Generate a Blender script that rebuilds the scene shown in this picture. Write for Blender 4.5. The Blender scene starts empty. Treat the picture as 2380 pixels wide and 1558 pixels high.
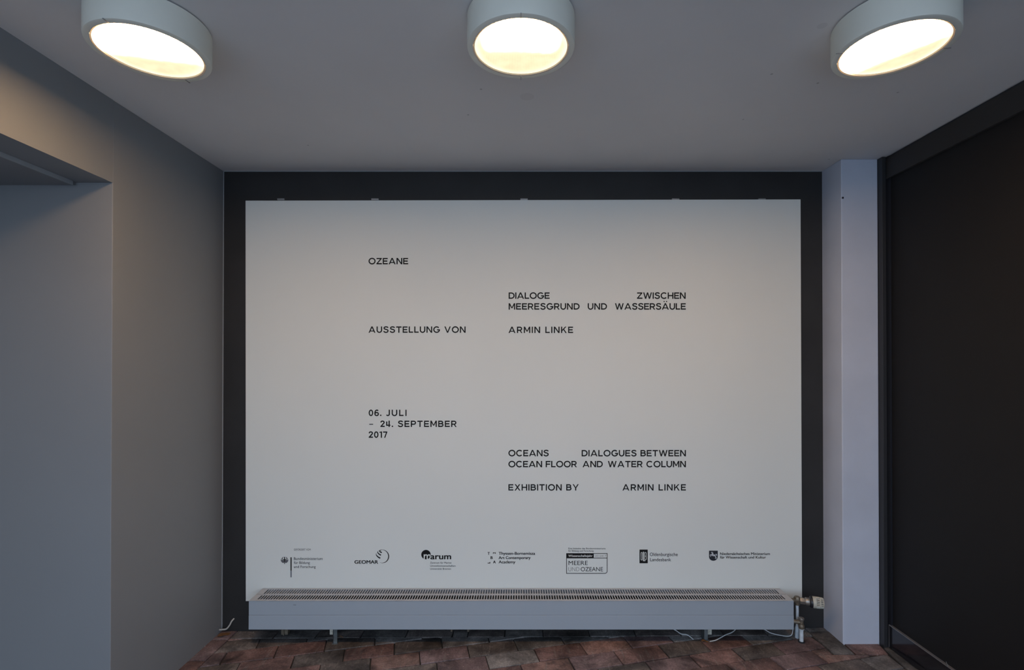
import bpy, bmesh, math, random
from mathutils import Vector, Matrix

random.seed(7)
C = bpy.context.scene.collection

# ------------------------------------------------------------------ camera
F, PX, HOR, H = 1195.0, 1210.0, 843.0, 1.45
PITCH = math.radians(0.37)
PY = HOR - F*math.tan(PITCH)
cd = bpy.data.cameras.new('camera'); cam = bpy.data.objects.new('camera', cd); C.objects.link(cam)
cam.location = (0, 0, H); cam.rotation_euler = (math.pi/2 + PITCH, 0, 0)
cd.sensor_width = 36; cd.lens = 36*F/2380
cd.shift_x = (1190 - PX)/2380; cd.shift_y = (PY - 779)/2380
cd.clip_start = 0.02
bpy.context.scene.camera = cam

# ------------------------------------------------------------------ view, sky
sc = bpy.context.scene
sc.view_settings.view_transform = 'Standard'; sc.view_settings.look = 'None'
sc.view_settings.gamma = 1; sc.view_settings.use_curve_mapping = False
sc.view_settings.exposure = 0.0
W = bpy.data.worlds.new('overcast_sky'); sc.world = W; W.use_nodes = True
nt = W.node_tree; nt.nodes.clear()
bgn = nt.nodes.new('ShaderNodeBackground'); wo = nt.nodes.new('ShaderNodeOutputWorld')
tc = nt.nodes.new('ShaderNodeTexCoord'); sx = nt.nodes.new('ShaderNodeSeparateXYZ'); rp = nt.nodes.new('ShaderNodeValToRGB')
rp.color_ramp.elements[0].position = 0.0; rp.color_ramp.elements[0].color = (0.62, 0.73, 0.86, 1)
rp.color_ramp.elements[1].position = 1.0; rp.color_ramp.elements[1].color = (0.33, 0.50, 0.82, 1)
nt.links.new(tc.outputs['Generated'], sx.inputs[0]); nt.links.new(sx.outputs[2], rp.inputs[0])
nt.links.new(rp.outputs[0], bgn.inputs[0]); nt.links.new(bgn.outputs[0], wo.inputs[0])
SKY = 3.1
bgn.inputs[1].default_value = SKY
LAMP_CORE = 77.0       # radiance of the bright part of a lamp lens
LAMP_COL = (1.0, 0.60, 0.30)

# ------------------------------------------------------------------ helpers
def ray(px, py):
    u = (px - PX)/F; v = -(py - PY)/F
    return Vector((u, math.cos(PITCH) - v*math.sin(PITCH), math.sin(PITCH) + v*math.cos(PITCH)))
def atY(px, py, Y):
    r = ray(px, py); t = Y/r.y
    return Vector((r.x*t, Y, H + r.z*t))
def fz(x): return 0.0022 + 0.0056*x          # the floor rises slightly to the right
def onfloor(px, py, up=0.0):
    r = ray(px, py); t = (0.0022 + up - H)/(r.z - 0.0056*r.x)
    return Vector((r.x*t, r.y*t, H + r.z*t))

def mat(name, col, rough=0.6, metal=0.0, var=0.0, vscale=3.0, bump=0.0, bscale=60.0, spec=0.5, coat=0.0):
    m = bpy.data.materials.new(name); m.use_nodes = True
    n = m.node_tree; b = n.nodes['Principled BSDF']
    b.inputs['Base Color'].default_value = (*col, 1); b.inputs['Roughness'].default_value = rough
    b.inputs['Metallic'].default_value = metal; b.inputs['Specular IOR Level'].default_value = spec
    b.inputs['Coat Weight'].default_value = coat
    t = n.nodes.new('ShaderNodeTexCoord')
    if var:
        no = n.nodes.new('ShaderNodeTexNoise'); no.inputs['Scale'].default_value = vscale; no.inputs['Detail'].default_value = 6
        n.links.new(t.outputs['Object'], no.inputs['Vector'])
        r = n.nodes.new('ShaderNodeValToRGB')
        r.color_ramp.elements[0].position = 0.3; r.color_ramp.elements[1].position = 0.7
        r.color_ramp.elements[0].color = (*[c*(1-var) for c in col], 1)
        r.color_ramp.elements[1].color = (*[min(1, c*(1+var)) for c in col], 1)
        n.links.new(no.outputs['Fac'], r.inputs[0]); n.links.new(r.outputs[0], b.inputs['Base Color'])
    if bump:
        nb = n.nodes.new('ShaderNodeTexNoise'); nb.inputs['Scale'].default_value = bscale; nb.inputs['Detail'].default_value = 8
        n.links.new(t.outputs['Object'], nb.inputs['Vector'])
        bp = n.nodes.new('ShaderNodeBump'); bp.inputs['Strength'].default_value = bump; bp.inputs['Distance'].default_value = 0.002
        n.links.new(nb.outputs['Fac'], bp.inputs['Height']); n.links.new(bp.outputs[0], b.inputs['Normal'])
    return m

def link(name, bm, m, parent=None, smooth=False):
    me = bpy.data.meshes.new(name); bm.normal_update(); bm.to_mesh(me); bm.free()
    if m: me.materials.append(m)
    if smooth:
        for p in me.polygons: p.use_smooth = True
        try: me.set_sharp_from_angle(angle=math.radians(35))
        except Exception: pass
    o = bpy.data.objects.new(name, me); C.objects.link(o)
    if parent: o.parent = parent; o.matrix_parent_inverse = Matrix.Translation(-parent.location) if parent.type == 'EMPTY' else parent.matrix_world.inverted()
    return o
def tag(o, label=None, cat=None, group=None, kind=None):
    if label: o['label'] = label
    if cat: o['category'] = cat
    if group: o['group'] = group
    if kind: o['kind'] = kind
    return o
def empty(name, loc, label=None, cat=None, group=None, kind=None):
    o = bpy.data.objects.new(name, None); C.objects.link(o); o.location = loc; o.empty_display_size = 0.05
    return tag(o, label, cat, group, kind)
def box(bm, x0, x1, y0, y1, z0, z1, bev=0.0):
    r = bmesh.ops.create_cube(bm, size=1)['verts']
    for v in r:
        v.co = Vector((x0 + (v.co.x+.5)*(x1-x0), y0 + (v.co.y+.5)*(y1-y0), z0 + (v.co.z+.5)*(z1-z0)))
    if bev:
        es = list({e for v in r for e in v.link_edges})
        bmesh.ops.bevel(bm, geom=es, offset=bev, segments=2, affect='EDGES', profile=0.5)
def B(name, m, *a, parent=None, bev=0.0):
    bm = bmesh.new(); box(bm, *a, bev=bev); return link(name, bm, m, parent)
def lathe(bm, prof, origin, axis=(0, 0, 1), seg=32):
    """prof: list of (radius, height along axis)"""
    q = Vector((0, 0, 1)).rotation_difference(Vector(axis).normalized()); o = Vector(origin)
    rings = []
    for r, h in prof:
        if r < 1e-6: rings.append([bm.verts.new(o + q @ Vector((0, 0, h)))])
        else: rings.append([bm.verts.new(o + q @ Vector((r*math.cos(2*math.pi*k/seg), r*math.sin(2*math.pi*k/seg), h))) for k in range(seg)])
    for a, b in zip(rings, rings[1:]):
        for k in range(seg):
            k2 = (k+1) % seg
            if len(a) == 1 and len(b) == 1: continue
            if len(a) == 1: bm.faces.new((a[0], b[k2], b[k]))
            elif len(b) == 1: bm.faces.new((a[k], a[k2], b[0]))
            else: bm.faces.new((a[k], a[k2], b[k2], b[k]))
def tube(bm, pts, r, seg=10):
    pts = [Vector(p) for p in pts]
    sm = []
    for i in range(len(pts)-1):      # Catmull-Rom
        p0 = pts[max(i-1, 0)]; p1 = pts[i]; p2 = pts[i+1]; p3 = pts[min(i+2, len(pts)-1)]
        for k in range(6):
            t = k/6
            sm.append(0.5*((2*p1) + (p2-p0)*t + (2*p0-5*p1+4*p2-p3)*t*t + (3*p1-p0-3*p2+p3)*t**3))
    sm.append(pts[-1])
    rings = []; up = Vector((0, 0, 1))
    for i, p in enumerate(sm):
        d = (sm[min(i+1, len(sm)-1)] - sm[max(i-1, 0)]).normalized()
        a = d.cross(up)
        if a.length < 1e-3: a = d.cross(Vector((0, 1, 0)))
        a.normalize(); b = d.cross(a).normalized()
        rings.append([bm.verts.new(p + r*(a*math.cos(2*math.pi*k/seg) + b*math.sin(2*math.pi*k/seg))) for k in range(seg)])
    for u, v in zip(rings, rings[1:]):
        for k in range(seg): bm.faces.new((u[k], u[(k+1) % seg], v[(k+1) % seg], v[k]))
    bm.faces.new(rings[0][::-1]); bm.faces.new(rings[-1])

# ------------------------------------------------------------------ materials
M = {}
M['ceiling'] = mat('ceiling_paint', (0.70, 0.695, 0.69), 0.75, var=0.04, vscale=1.3, bump=0.12, bscale=90)
M['wall'] = mat('grey_wall_paint', (0.215, 0.23, 0.245), 0.6, var=0.03, vscale=1.5, bump=0.08, bscale=120)
M['black'] = mat('black_wall_paint', (0.0155, 0.0155, 0.016), 0.65, var=0.2, vscale=6, bump=0.15, bscale=150)
M['pil'] = mat('white_plaster', (0.50, 0.55, 0.65), 0.7, var=0.05, vscale=4, bump=0.45, bscale=25)
M['caulk'] = mat('pale_caulk', (0.30, 0.33, 0.35), 0.6)
M['panel'] = mat('white_panel', (0.69, 0.725, 0.70), 0.55, var=0.01, vscale=2)
M['ink'] = mat('black_ink', (0.006, 0.006, 0.0065), 0.7, spec=0.25)
M['ink2'] = mat('dark_grey_ink', (0.022, 0.025, 0.033), 0.7, spec=0.25)
M['ink3'] = mat('grey_ink', (0.12, 0.14, 0.17), 0.6)
M['ink4'] = mat('feather_grey_ink', (0.055, 0.05, 0.065), 0.6)
M['horse'] = mat('pale_print', (0.5, 0.53, 0.56), 0.6)
M['alu'] = mat('clip_metal', (0.35, 0.36, 0.37), 0.45, 0.8)
M['rad'] = mat('radiator_enamel', (0.32, 0.37, 0.42), 0.4, var=0.02, vscale=2)
M['radtop'] = mat('radiator_grille_enamel', (0.42, 0.44, 0.47), 0.45, var=0.05, vscale=9)
M['raddark'] = mat('radiator_inside', (0.012, 0.016, 0.022), 0.6)
M['fin'] = mat('convector_fins', (0.035, 0.05, 0.065), 0.5)
M['foot'] = mat('galvanised_foot', (0.13, 0.15, 0.155), 0.5, 0.4, var=0.3, vscale=40)
M['cream'] = mat('cream_plastic', (0.48, 0.47, 0.40), 0.45, var=0.08, vscale=30)
M['pipe'] = mat('white_painted_pipe', (0.55, 0.62, 0.68), 0.45, var=0.15, vscale=40)
M['brass'] = mat('tarnished_brass', (0.17, 0.145, 0.11), 0.5, 0.5, var=0.3, vscale=60, bump=0.3, bscale=200)
M['nickel'] = mat('dull_nickel', (0.30, 0.285, 0.26), 0.4, 0.7, var=0.15, vscale=50)
M['collar'] = mat('black_plastic', (0.012, 0.014, 0.02), 0.4)
M['cable'] = mat('white_cable', (0.50, 0.53, 0.54), 0.5)
M['gcable'] = mat('grey_cable', (0.42, 0.41, 0.38), 0.55)
M['leaf'] = mat('dry_leaf', (0.16, 0.075, 0.025), 0.7, var=0.4, vscale=60)
M['leaf2'] = mat('pale_dry_leaf', (0.30, 0.17, 0.10), 0.7, var=0.3, vscale=60)
M['debris'] = mat('pale_debris', (0.5, 0.5, 0.46), 0.7)
M['housing'] = mat('lamp_housing_enamel', (0.78, 0.79, 0.70), 0.45, var=0.03, vscale=8, bump=0.05, bscale=200)
M['bezel'] = mat('lamp_bezel_enamel', (0.40, 0.38, 0.34), 0.4)
M['door'] = mat('black_door_leaf', (0.0056, 0.0056, 0.0064), 0.65, spec=0.35, var=0.12, vscale=3, bump=0.1, bscale=300)
M['dframe'] = mat('anthracite_frame', (0.022, 0.023, 0.026), 0.45)
M['dhead'] = mat('door_header', (0.026, 0.0235, 0.022), 0.6)
M['kick'] = mat('glossy_kick_plate', (0.012, 0.012, 0.016), 0.12, spec=0.7)
M['ktrim'] = mat('kick_plate_edge', (0.28, 0.28, 0.29), 0.35, 0.6)

def brickmat(i, c1, c2, c3):
    m = bpy.data.materials.new('clinker_brick'); m.use_nodes = True
    n = m.node_tree; b = n.nodes['Principled BSDF']; L = n.links
    t = n.nodes.new('ShaderNodeTexCoord'); g = n.nodes.new('ShaderNodeNewGeometry')
    a = n.nodes.new('ShaderNodeTexNoise'); a.inputs['Scale'].default_value = 9; a.inputs['Detail'].default_value = 8; a.inputs['Roughness'].default_value = 0.62
    L.new(g.outputs['Position'], a.inputs['Vector'])
    r = n.nodes.new('ShaderNodeValToRGB'); e = r.color_ramp.elements
    e[0].position = 0.36; e[0].color = (*c1, 1); e[1].position = 0.66; e[1].color = (*c3, 1)
    x = e.new(0.5); x.color = (*c2, 1)
    L.new(a.outputs['Fac'], r.inputs[0])
    s = n.nodes.new('ShaderNodeTexVoronoi'); s.inputs['Scale'].default_value = 70; L.new(g.outputs['Position'], s.inputs['Vector'])
    sr = n.nodes.new('ShaderNodeValToRGB'); sr.color_ramp.elements[0].position = 0.10; sr.color_ramp.elements[0].color = (1, 1, 1, 1)
    sr.color_ramp.elements[1].position = 0.19; sr.color_ramp.elements[1].color = (0, 0, 0, 1)
    L.new(s.outputs['Distance'], sr.inputs[0])
    f2 = n.nodes.new('ShaderNodeTexNoise'); f2.inputs['Scale'].default_value = 14; L.new(g.outputs['Position'], f2.inputs['Vector'])
    fr = n.nodes.new('ShaderNodeMath'); fr.operation = 'GREATER_THAN'; fr.inputs[1].default_value = 0.52; L.new(f2.outputs['Fac'], fr.inputs[0])
    mu = n.nodes.new('ShaderNodeMath'); mu.operation = 'MULTIPLY'; L.new(sr.outputs[0], mu.inputs[0]); L.new(fr.outputs[0], mu.inputs[1])
    mx = n.nodes.new('ShaderNodeMix'); mx.data_type = 'RGBA'; L.new(mu.outputs[0], mx.inputs['Factor'])
    L.new(r.outputs[0], mx.inputs['A']); mx.inputs['B'].default_value = (0.24, 0.23, 0.21, 1)
    # pale scratches and smears
    mp = n.nodes.new('ShaderNodeMapping'); mp.inputs['Scale'].default_value = (40, 3, 1); mp.inputs['Rotation'].default_value = (0, 0, 0.3)
    L.new(g.outputs['Position'], mp.inputs['Vector'])
    sn = n.nodes.new('ShaderNodeTexNoise'); sn.inputs['Scale'].default_value = 2.2; sn.inputs['Detail'].default_value = 3; L.new(mp.outputs[0], sn.inputs['Vector'])
    s2 = n.nodes.new('ShaderNodeValToRGB'); s2.color_ramp.elements[0].position = 0.60; s2.color_ramp.elements[0].color = (0, 0, 0, 1)
    s2.color_ramp.elements[1].position = 0.68; s2.color_ramp.elements[1].color = (0.6, 0.6, 0.6, 1)
    L.new(sn.outputs['Fac'], s2.inputs[0])
    m2 = n.nodes.new('ShaderNodeMix'); m2.data_type = 'RGBA'; L.new(s2.outputs[0], m2.inputs['Factor'])
    L.new(mx.outputs['Result'], m2.inputs['A']); m2.inputs['B'].default_value = (0.17, 0.15, 0.14, 1)
    L.new(m2.outputs['Result'], b.inputs['Base Color'])
    # soot and dirt patches, each brick a little lighter or darker
    dn = n.nodes.new('ShaderNodeTexNoise'); dn.inputs['Scale'].default_value = 5.5; dn.inputs['Detail'].default_value = 9; dn.inputs['Roughness'].default_value = 0.7; dn.inputs['Distortion'].default_value = 0.6
    L.new(g.outputs['Position'], dn.inputs['Vector'])
    dm = n.nodes.new('ShaderNodeMapRange'); dm.inputs['From Min'].default_value = 0.36; dm.inputs['From Max'].default_value = 0.60
    dm.inputs['To Min'].default_value = 0.34; dm.inputs['To Max'].default_value = 1.45; L.new(dn.outputs['Fac'], dm.inputs['Value'])
    fn = n.nodes.new('ShaderNodeTexNoise'); fn.inputs['Scale'].default_value = 130; fn.inputs['Detail'].default_value = 3; L.new(g.outputs['Position'], fn.inputs['Vector'])
    fm = n.nodes.new('ShaderNodeMapRange'); fm.inputs['From Min'].default_value = 0.3; fm.inputs['From Max'].default_value = 0.7
    fm.inputs['To Min'].default_value = 0.72; fm.inputs['To Max'].default_value = 1.28; L.new(fn.outputs['Fac'], fm.inputs['Value'])
    oi = n.nodes.new('ShaderNodeObjectInfo'); om = n.nodes.new('ShaderNodeMapRange'); om.inputs['To Min'].default_value = 0.88; om.inputs['To Max'].default_value = 1.42; L.new(oi.outputs['Random'], om.inputs['Value'])
    k1 = n.nodes.new('ShaderNodeMath'); k1.operation = 'MULTIPLY'; L.new(dm.outputs[0], k1.inputs[0]); L.new(fm.outputs[0], k1.inputs[1])
    k2 = n.nodes.new('ShaderNodeMath'); k2.operation = 'MULTIPLY'; L.new(k1.outputs[0], k2.inputs[0]); L.new(om.outputs[0], k2.inputs[1])
    vm = n.nodes.new('ShaderNodeVectorMath'); vm.operation = 'SCALE'; L.new(m2.outputs['Result'], vm.inputs[0]); L.new(k2.outputs[0], vm.inputs['Scale'])
    L.new(vm.outputs[0], b.inputs['Base Color'])
    b.inputs['Roughness'].default_value = 0.62
    bn = n.nodes.new('ShaderNodeTexNoise'); bn.inputs['Scale'].default_value = 55; bn.inputs['Detail'].default_value = 7; L.new(g.outputs['Position'], bn.inputs['Vector'])
    bp = n.nodes.new('ShaderNodeBump'); bp.inputs['Strength'].default_value = 0.5; bp.inputs['Distance'].default_value = 0.003
    L.new(bn.outputs['Fac'], bp.inputs['Height']); L.new(bp.outputs[0], b.inputs['Normal'])
    return m
BM_ = {
 'r': brickmat(0, (0.086, 0.054, 0.050), (0.140, 0.084, 0.076), (0.188, 0.122, 0.110)),   # red brown
 'o': brickmat(1, (0.087, 0.057, 0.050), (0.179, 0.111, 0.096), (0.211, 0.147, 0.130)),   # orange brown
 'd': brickmat(2, (0.061, 0.053, 0.050), (0.101, 0.087, 0.080), (0.152, 0.132, 0.121)),   # dark brown grey
 'g': brickmat(3, (0.086, 0.083, 0.080), (0.129, 0.122, 0.118), (0.179, 0.167, 0.159)),   # grey
 'p': brickmat(4, (0.103, 0.071, 0.073), (0.140, 0.098, 0.100), (0.193, 0.144, 0.144)),   # purple red
}
M['joint'] = mat('sandy_joint', (0.030, 0.028, 0.026), 0.9, var=0.6, vscale=14, bump=0.6, bscale=120)
M['outside'] = mat('outdoor_paving', (0.53, 0.49, 0.45), 0.85, var=0.3, vscale=5)

# ------------------------------------------------------------------ room shell
YB = 2.80; XL = -1.621; XR = 1.645; ZC = 2.495; YO = -0.75
YJ = 2.039; ZS = 2.165
def struct(name, m, *a, bev=0.0, parent=None, label=None):
    o = B(name, m, *a, parent=parent, bev=bev)
    if not parent: o['kind'] = 'structure'
    if label: o['label'] = label
    return o
# ceiling with a few old paint marks
def ceiling_marks(m):
    n = m.node_tree; b = n.nodes['Principled BSDF']; L = n.links
    src = b.inputs['Base Color'].links[0].from_socket
    g = n.nodes.new('ShaderNodeNewGeometry')
    cur = src
    def blend(fac_socket, col):
        nonlocal cur
        mx = n.nodes.new('ShaderNodeMix'); mx.data_type = 'RGBA'
        L.new(fac_socket, mx.inputs['Factor']); L.new(cur, mx.inputs['A']); mx.inputs['B'].default_value = (*col, 1); cur = mx.outputs['Result']
    for (px, py, r, s) in [(1225, 225, 0.030, 0.25), (1911, 60, 0.016, 0.3)]:
        rr = ray(px, py); t = (ZC-H)/rr.z; p = Vector((rr.x*t, rr.y*t, ZC))
        d = n.nodes.new('ShaderNodeVectorMath'); d.operation = 'DISTANCE'; L.new(g.outputs['Position'], d.inputs[0]); d.inputs[1].default_value = p
        mr = n.nodes.new('ShaderNodeMapRange'); mr.inputs['From Min'].default_value = r*0.85; mr.inputs['From Max'].default_value = r
        mr.inputs['To Min'].default_value = s; mr.inputs['To Max'].default_value = 0.0
        L.new(d.outputs['Value'], mr.inputs['Value']); blend(mr.outputs[0], (0.49, 0.48, 0.48))
    v = n.nodes.new('ShaderNodeTexVoronoi'); v.inputs['Scale'].default_value = 5.0; L.new(g.outputs['Position'], v.inputs['Vector'])
    mr = n.nodes.new('ShaderNodeMapRange'); mr.inputs['From Min'].default_value = 0.015; mr.inputs['From Max'].default_value = 0.03
    mr.inputs['To Min'].default_value = 0.6; mr.inputs['To Max'].default_value = 0.0
    L.new(v.outputs['Distance'], mr.inputs['Value']); blend(mr.outputs[0], (0.2, 0.2, 0.2))
    L.new(cur, b.inputs['Base Color'])
ceiling_marks(M['ceiling'])
struct('ceiling', M['ceiling'], -2.25, 2.3, YO, YB+.2, ZC, ZC+.25, label='plain grey white ceiling carrying the three round lamps')
bm = bmesh.new()      # black back wall
box(bm, XL-.15, XR+.02, YB, YB+.2, -.1, ZC)
struct_back = link('wall_back', bm, M['black']); tag(struct_back, 'black painted back wall behind the white panel', kind='structure')
bm = bmesh.new()      # left wall with the opening cut out: pier + lintel
box(bm, -2.15, XL, YJ, YB, -.1, ZC, bev=0.0025)
box(bm, XL-.25, XL, YO, YJ, ZS, ZC)
wl = link('wall_left', bm, M['wall']); tag(wl, 'grey painted left wall with a recessed opening', kind='structure')
# soffit of the opening: strip beside the edge, small fin, then a slightly lower board
struct('trim_1', M['wall'], -2.15, XL-.25, YO, YJ-.0005, ZS+.001, ZC, label='grey lining above the opening in the left wall')
xs = atY(180, 428, YJ).x
struct('trim_2', M['wall'], -2.15, xs-.006, YO, YJ-.001, ZS-.010, ZS, label='lower soffit board inside the left opening')
struct('trim_3', M['caulk'], xs-.006, xs, YO, YJ-.02, ZS-.016, ZS+.0, label='thin pale rail along the soffit of the left opening')
struct('wall_niche', M['wall'], -2.25, -2.15, YO, YJ+.1, -.1, ZC, label='unseen grey wall set into the left opening to shade the jamb')  # out of view, set this close to keep sky light off the jamb
struct('trim_4', M['caulk'], XL, XL+.0032, YB-.003, YB, .0, ZC, label='pale caulk line in the left rear corner')
struct('trim_5', M['caulk'], XL, XR, YB-.003, YB, ZC-.0035, ZC, label='pale caulk line under the ceiling')
# pilaster at right
YP = 2.632; XP = 1.832
pl = struct('wall_pilaster', M['pil'], XR, XP, YP, YB+.2, -.1, ZC, bev=0.004, label='white plastered pilaster between black wall and dark door')
hp = atY(1958.5, 460, YP)
bm = bmesh.new(); box(bm, hp.x-.004, hp.x+.005, YP-.003, YP+.002, hp.z-.0045, hp.z+.0045, bev=.001); o = link('wall_hole', bm, M['ink2'], pl); o['label'] = 'small hole in the plaster, drawn as a dark block'  # dark block, its colour stands for the shade inside a small hole

# dark door on the right
dr = empty('door_1', (1.87, 1.2, 0), 'dark floor to ceiling door with glossy kick plate', kind='structure')
B('door_post', M['dframe'], XP+.0005, 1.851, 2.600, 2.70, -.02, ZC-.001, parent=dr, bev=.001)
B('door_gap', M['collar'], 1.857, 1.90, 2.585, 2.66, -.02, ZC-.001, parent=dr)  # black filler, its colour stands for the shade in the frame gap
B('door_leaf', M['door'], 1.866, 1.92, YO, 2.594, .004, 2.40, parent=dr, bev=.001)
B('header', M['dhead'], 1.851, 1.90, YO, 2.598, 2.381, ZC-.012, parent=dr, bev=.0015)
B('header_gap', M['collar'], 1.860, 1.90, YO, 2.60, ZC-.013, ZC-.001, parent=dr)
kp = B('kick_plate', M['kick'], 1.853, 1.866, YO, 2.594, .018, .128, parent=dr, bev=.001)
B('edge_strip', M['ktrim'], 1.851, 1.866, YO, 2.5945, .128, .1315, parent=kp, bev=.001)
B('edge_strip', M['ktrim'], 1.8515, 1.866, 2.594, 2.5955, .018, .1315, parent=kp)
struct('wall_right', M['door'], 1.92, 2.1, YO, YP+.2, -.1, ZC, label='dark wall behind the door on the right')

# floor: sandy bed + individual clinker bricks
bm = bmesh.new()
vs = [bm.verts.new((x, y, fz(x)-.007)) for x, y in ((-2.25, YO), (2.1, YO), (2.1, YB+.2), (-2.25, YB+.2))]
vb = [bm.verts.new((v.co.x, v.co.y, v.co.z-.1)) for v in vs]
bm.faces.new(vs); bm.faces.new(vb[::-1])
for k in range(4): bm.faces.new((vs[k], vb[k], vb[(k+1) % 4], vs[(k+1) % 4]))
floor = link('floor', bm, M['joint']); tag(floor, 'old red brown clinker brick floor with dark joints', kind='structure')
bm = bmesh.new(); box(bm, -30, 30, -30, YO-.001, -.12, -.02)
o = link('outdoor_ground', bm, M['outside']); tag(o, 'outdoor paving in front of the porch', kind='structure')

def clip(poly, a, b, c):      # keep a*x+b*y<=c
    out = []
    for i in range(len(poly)):
        p, q = poly[i], poly[(i+1) % len(poly)]
        dp, dq = a*p[0]+b*p[1]-c, a*q[0]+b*q[1]-c
        if dp <= 0: out.append(p)
        if (dp < 0 < dq) or (dq < 0 < dp):
            t = dp/(dp-dq); out.append((p[0]+(q[0]-p[0])*t, p[1]+(q[1]-p[1])*t))
    return out
def area(p): return 0.5*sum(p[i][0]*p[(i+1) % len(p)][1]-p[(i+1) % len(p)][0]*p[i][1] for i in range(len(p)))
def inset(p, d):
    if area(p) < 0: p = p[::-1]
    for i in range(len(p)):
        pass
    q = list(p)
    n = len(p)
    for i in range(n):
        a, b = p[i], p[(i+1) % n]
        ex, ey = b[0]-a[0], b[1]-a[1]; l = math.hypot(ex, ey)
        if l < 1e-6: continue
        nx, ny = ey/l, -ex/l
        q = clip(q, nx, ny, nx*a[0]+ny*a[1]-d)
        if len(q) < 3: return []
    return q
def brick(poly, key, gap=.0022, dz=0.0, tilt=(0, 0)):
    p = inset(poly, gap)
    if len(p) < 3 or abs(area(p)) < 0.0004: return
    p = [v for i, v in enumerate(p) if math.hypot(v[0]-p[i-1][0], v[1]-p[i-1][1]) > .002]
    if len(p) < 3: return
    cx = sum(v[0] for v in p)/len(p); cy = sum(v[1] for v in p)/len(p)
    jit = [(v[0]+random.uniform(-.0012, .0012), v[1]+random.uniform(-.0012, .0012)) for v in p]
    bm = bmesh.new()
    def ring(s, z, inn=0):
        out = []
        for v in jit:
            dx, dy = cx-v[0], cy-v[1]; l = math.hypot(dx, dy)
            x, y = v[0]+dx/l*inn, v[1]+dy/l*inn
            out.append(bm.verts.new((x-cx, y-cy, z + dz + tilt[0]*(x-cx) + tilt[1]*(y-cy) + .0056*(x-cx))))
        return out
    r0 = ring(1, -.05); r1 = ring(1, -.004); r2 = ring(1, -.0011, .0014); r3 = ring(1, 0, .0045)
    for a, b in ((r0, r1), (r1, r2), (r2, r3)):
        for k in range(len(a)): bm.faces.new((a[k], a[(k+1) % len(a)], b[(k+1) % len(a)], b[k]))
    bm.faces.new(r3); 
    bmesh.ops.recalc_face_normals(bm, faces=bm.faces)
    o = link('brick', bm, BM_[key], smooth=True)
    o.location = (cx, cy, fz(cx)); o.parent = floor
    return o
# field bricks: running bond, turned 13.3 degrees
TH = math.radians(13.3); ct, st = math.cos(TH), math.sin(TH)
rowY = {2: 2.828, 3: 2.711, 4: 2.594, 5: 2.474, 6: 2.352, 7: 2.238, 8: 2.119}
rowY[1] = 2.946
for k in range(0, -3, -1): rowY[k] = rowY[k+1] + .1175
for k in range(9, 20): rowY[k] = rowY[k-1] - .1175
JP = {1:[(598.6,1499.5),(712.3,1491.4)],2:[(516.3,1535.5),(640,1519.3),(755.1,1507.2),(871.7,1492.4)],
3:[(553.5,1550),(679,1542.6),(798,1529.7),(916.4,1511.3),(1026.7,1494.8),(1136.5,1488)],
4:[(743,1555),(860.8,1546),(976,1531.4),(1088.7,1514.3),(1199.3,1500.5),(1307,1489)],
5:[(1015.8,1550),(1133,1540),(1248.4,1524.4),(1356.5,1508.6),(1459.7,1493.8),(1560.5,1486.4)],
6:[(1212,1553),(1329.2,1544.7),(1437.5,1530.4),(1542,1513),(1639.7,1500.2),(1737,1489)],
7:[(1507.7,1549),(1616.8,1538.2),(1718.3,1523.4),(1811.1,1508.2)],8:[(1696,1552),(1807.7,1543.5),(1909.5,1530.4)],9:[(2018,1545)]}
# colours as they lie in the photo, from the leftmost measured joint rightwards
COL = {1: ['d','d','g'], 2: ['p','r','r','d','g'], 3: ['d','r','d','r','d','g','g'], 4: ['r','d','o','p','d','g','g','g'],
       5: ['d','p','g','r','o','p','g'], 6: ['r','o','p','r','d','r','g'], 7: ['d','p','r','d','p'], 8: ['r','r','p','o','r'], 9: ['d','g','g']}
keys = ['r', 'r', 'o', 'd', 'g', 'p', 'r', 'p']
for k in range(-1, 19):
    t0, t1 = rowY[k-1]*ct, rowY[k]*ct
    if k in JP:
        S = []
        for q in JP[k]:
            w = onfloor(*q); S.append(w.x*ct + w.y*st)
        first = S[0]
    else:
        S = [0.121*(k % 2) + 0.03*math.sin(k*2.1)]; first = S[0]
    while S[0] > -2.2: S.insert(0, S[0]-.2415)
    while S[-1] < 3.2: S.append(S[-1]+.2415)
    n0 = S.index(first)
    for i in range(len(S)-1):
        s0, s1 = S[i], S[i+1]
        corners = [(s*ct - t*st, s*st + t*ct) for s, t in ((s0, t1), (s1, t1), (s1, t0), (s0, t0))]
        poly = clip(corners, -1, 0, 1.537); poly = clip(poly, 0, 1, 2.722) if poly else poly
        poly = clip(poly, 1, 0, 1.806) if poly else poly
        if not poly: continue
        # the right rear corner is taken up by cut border bricks
        cyy = sum(v[1] for v in poly)/len(poly); cxx = sum(v[0] for v in poly)/len(poly)
        if min(v[0] for v in poly) > 1.54 and min(v[1] for v in poly) > 2.54: continue
        extra = None
        if max(v[0] for v in poly) > 1.54 and max(v[1] for v in poly) > 2.54:
            extra = clip(clip(poly, 1, 0, 1.54) or [], 0, -1, -2.54); poly = clip(poly, 0, 1, 2.54)
            if extra and (not poly or abs(area(extra)) > 2*abs(area(poly))): poly, extra = extra, poly
        if not poly or max(v[1] for v in poly) < 1.15: continue
        j = i - n0 + 1
        key = COL[k][j] if k in COL and 0 <= j < len(COL[k]) else keys[(k*5 + i*3 + (i*i) % 4) % len(keys)]
        brick(poly, key, gap=.0020 + random.random()*.0012, dz=random.uniform(-.0012, .0014), tilt=(random.uniform(-.007, .007), random.uniform(-.008, .008)))
        if extra: brick(extra, key)
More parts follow.
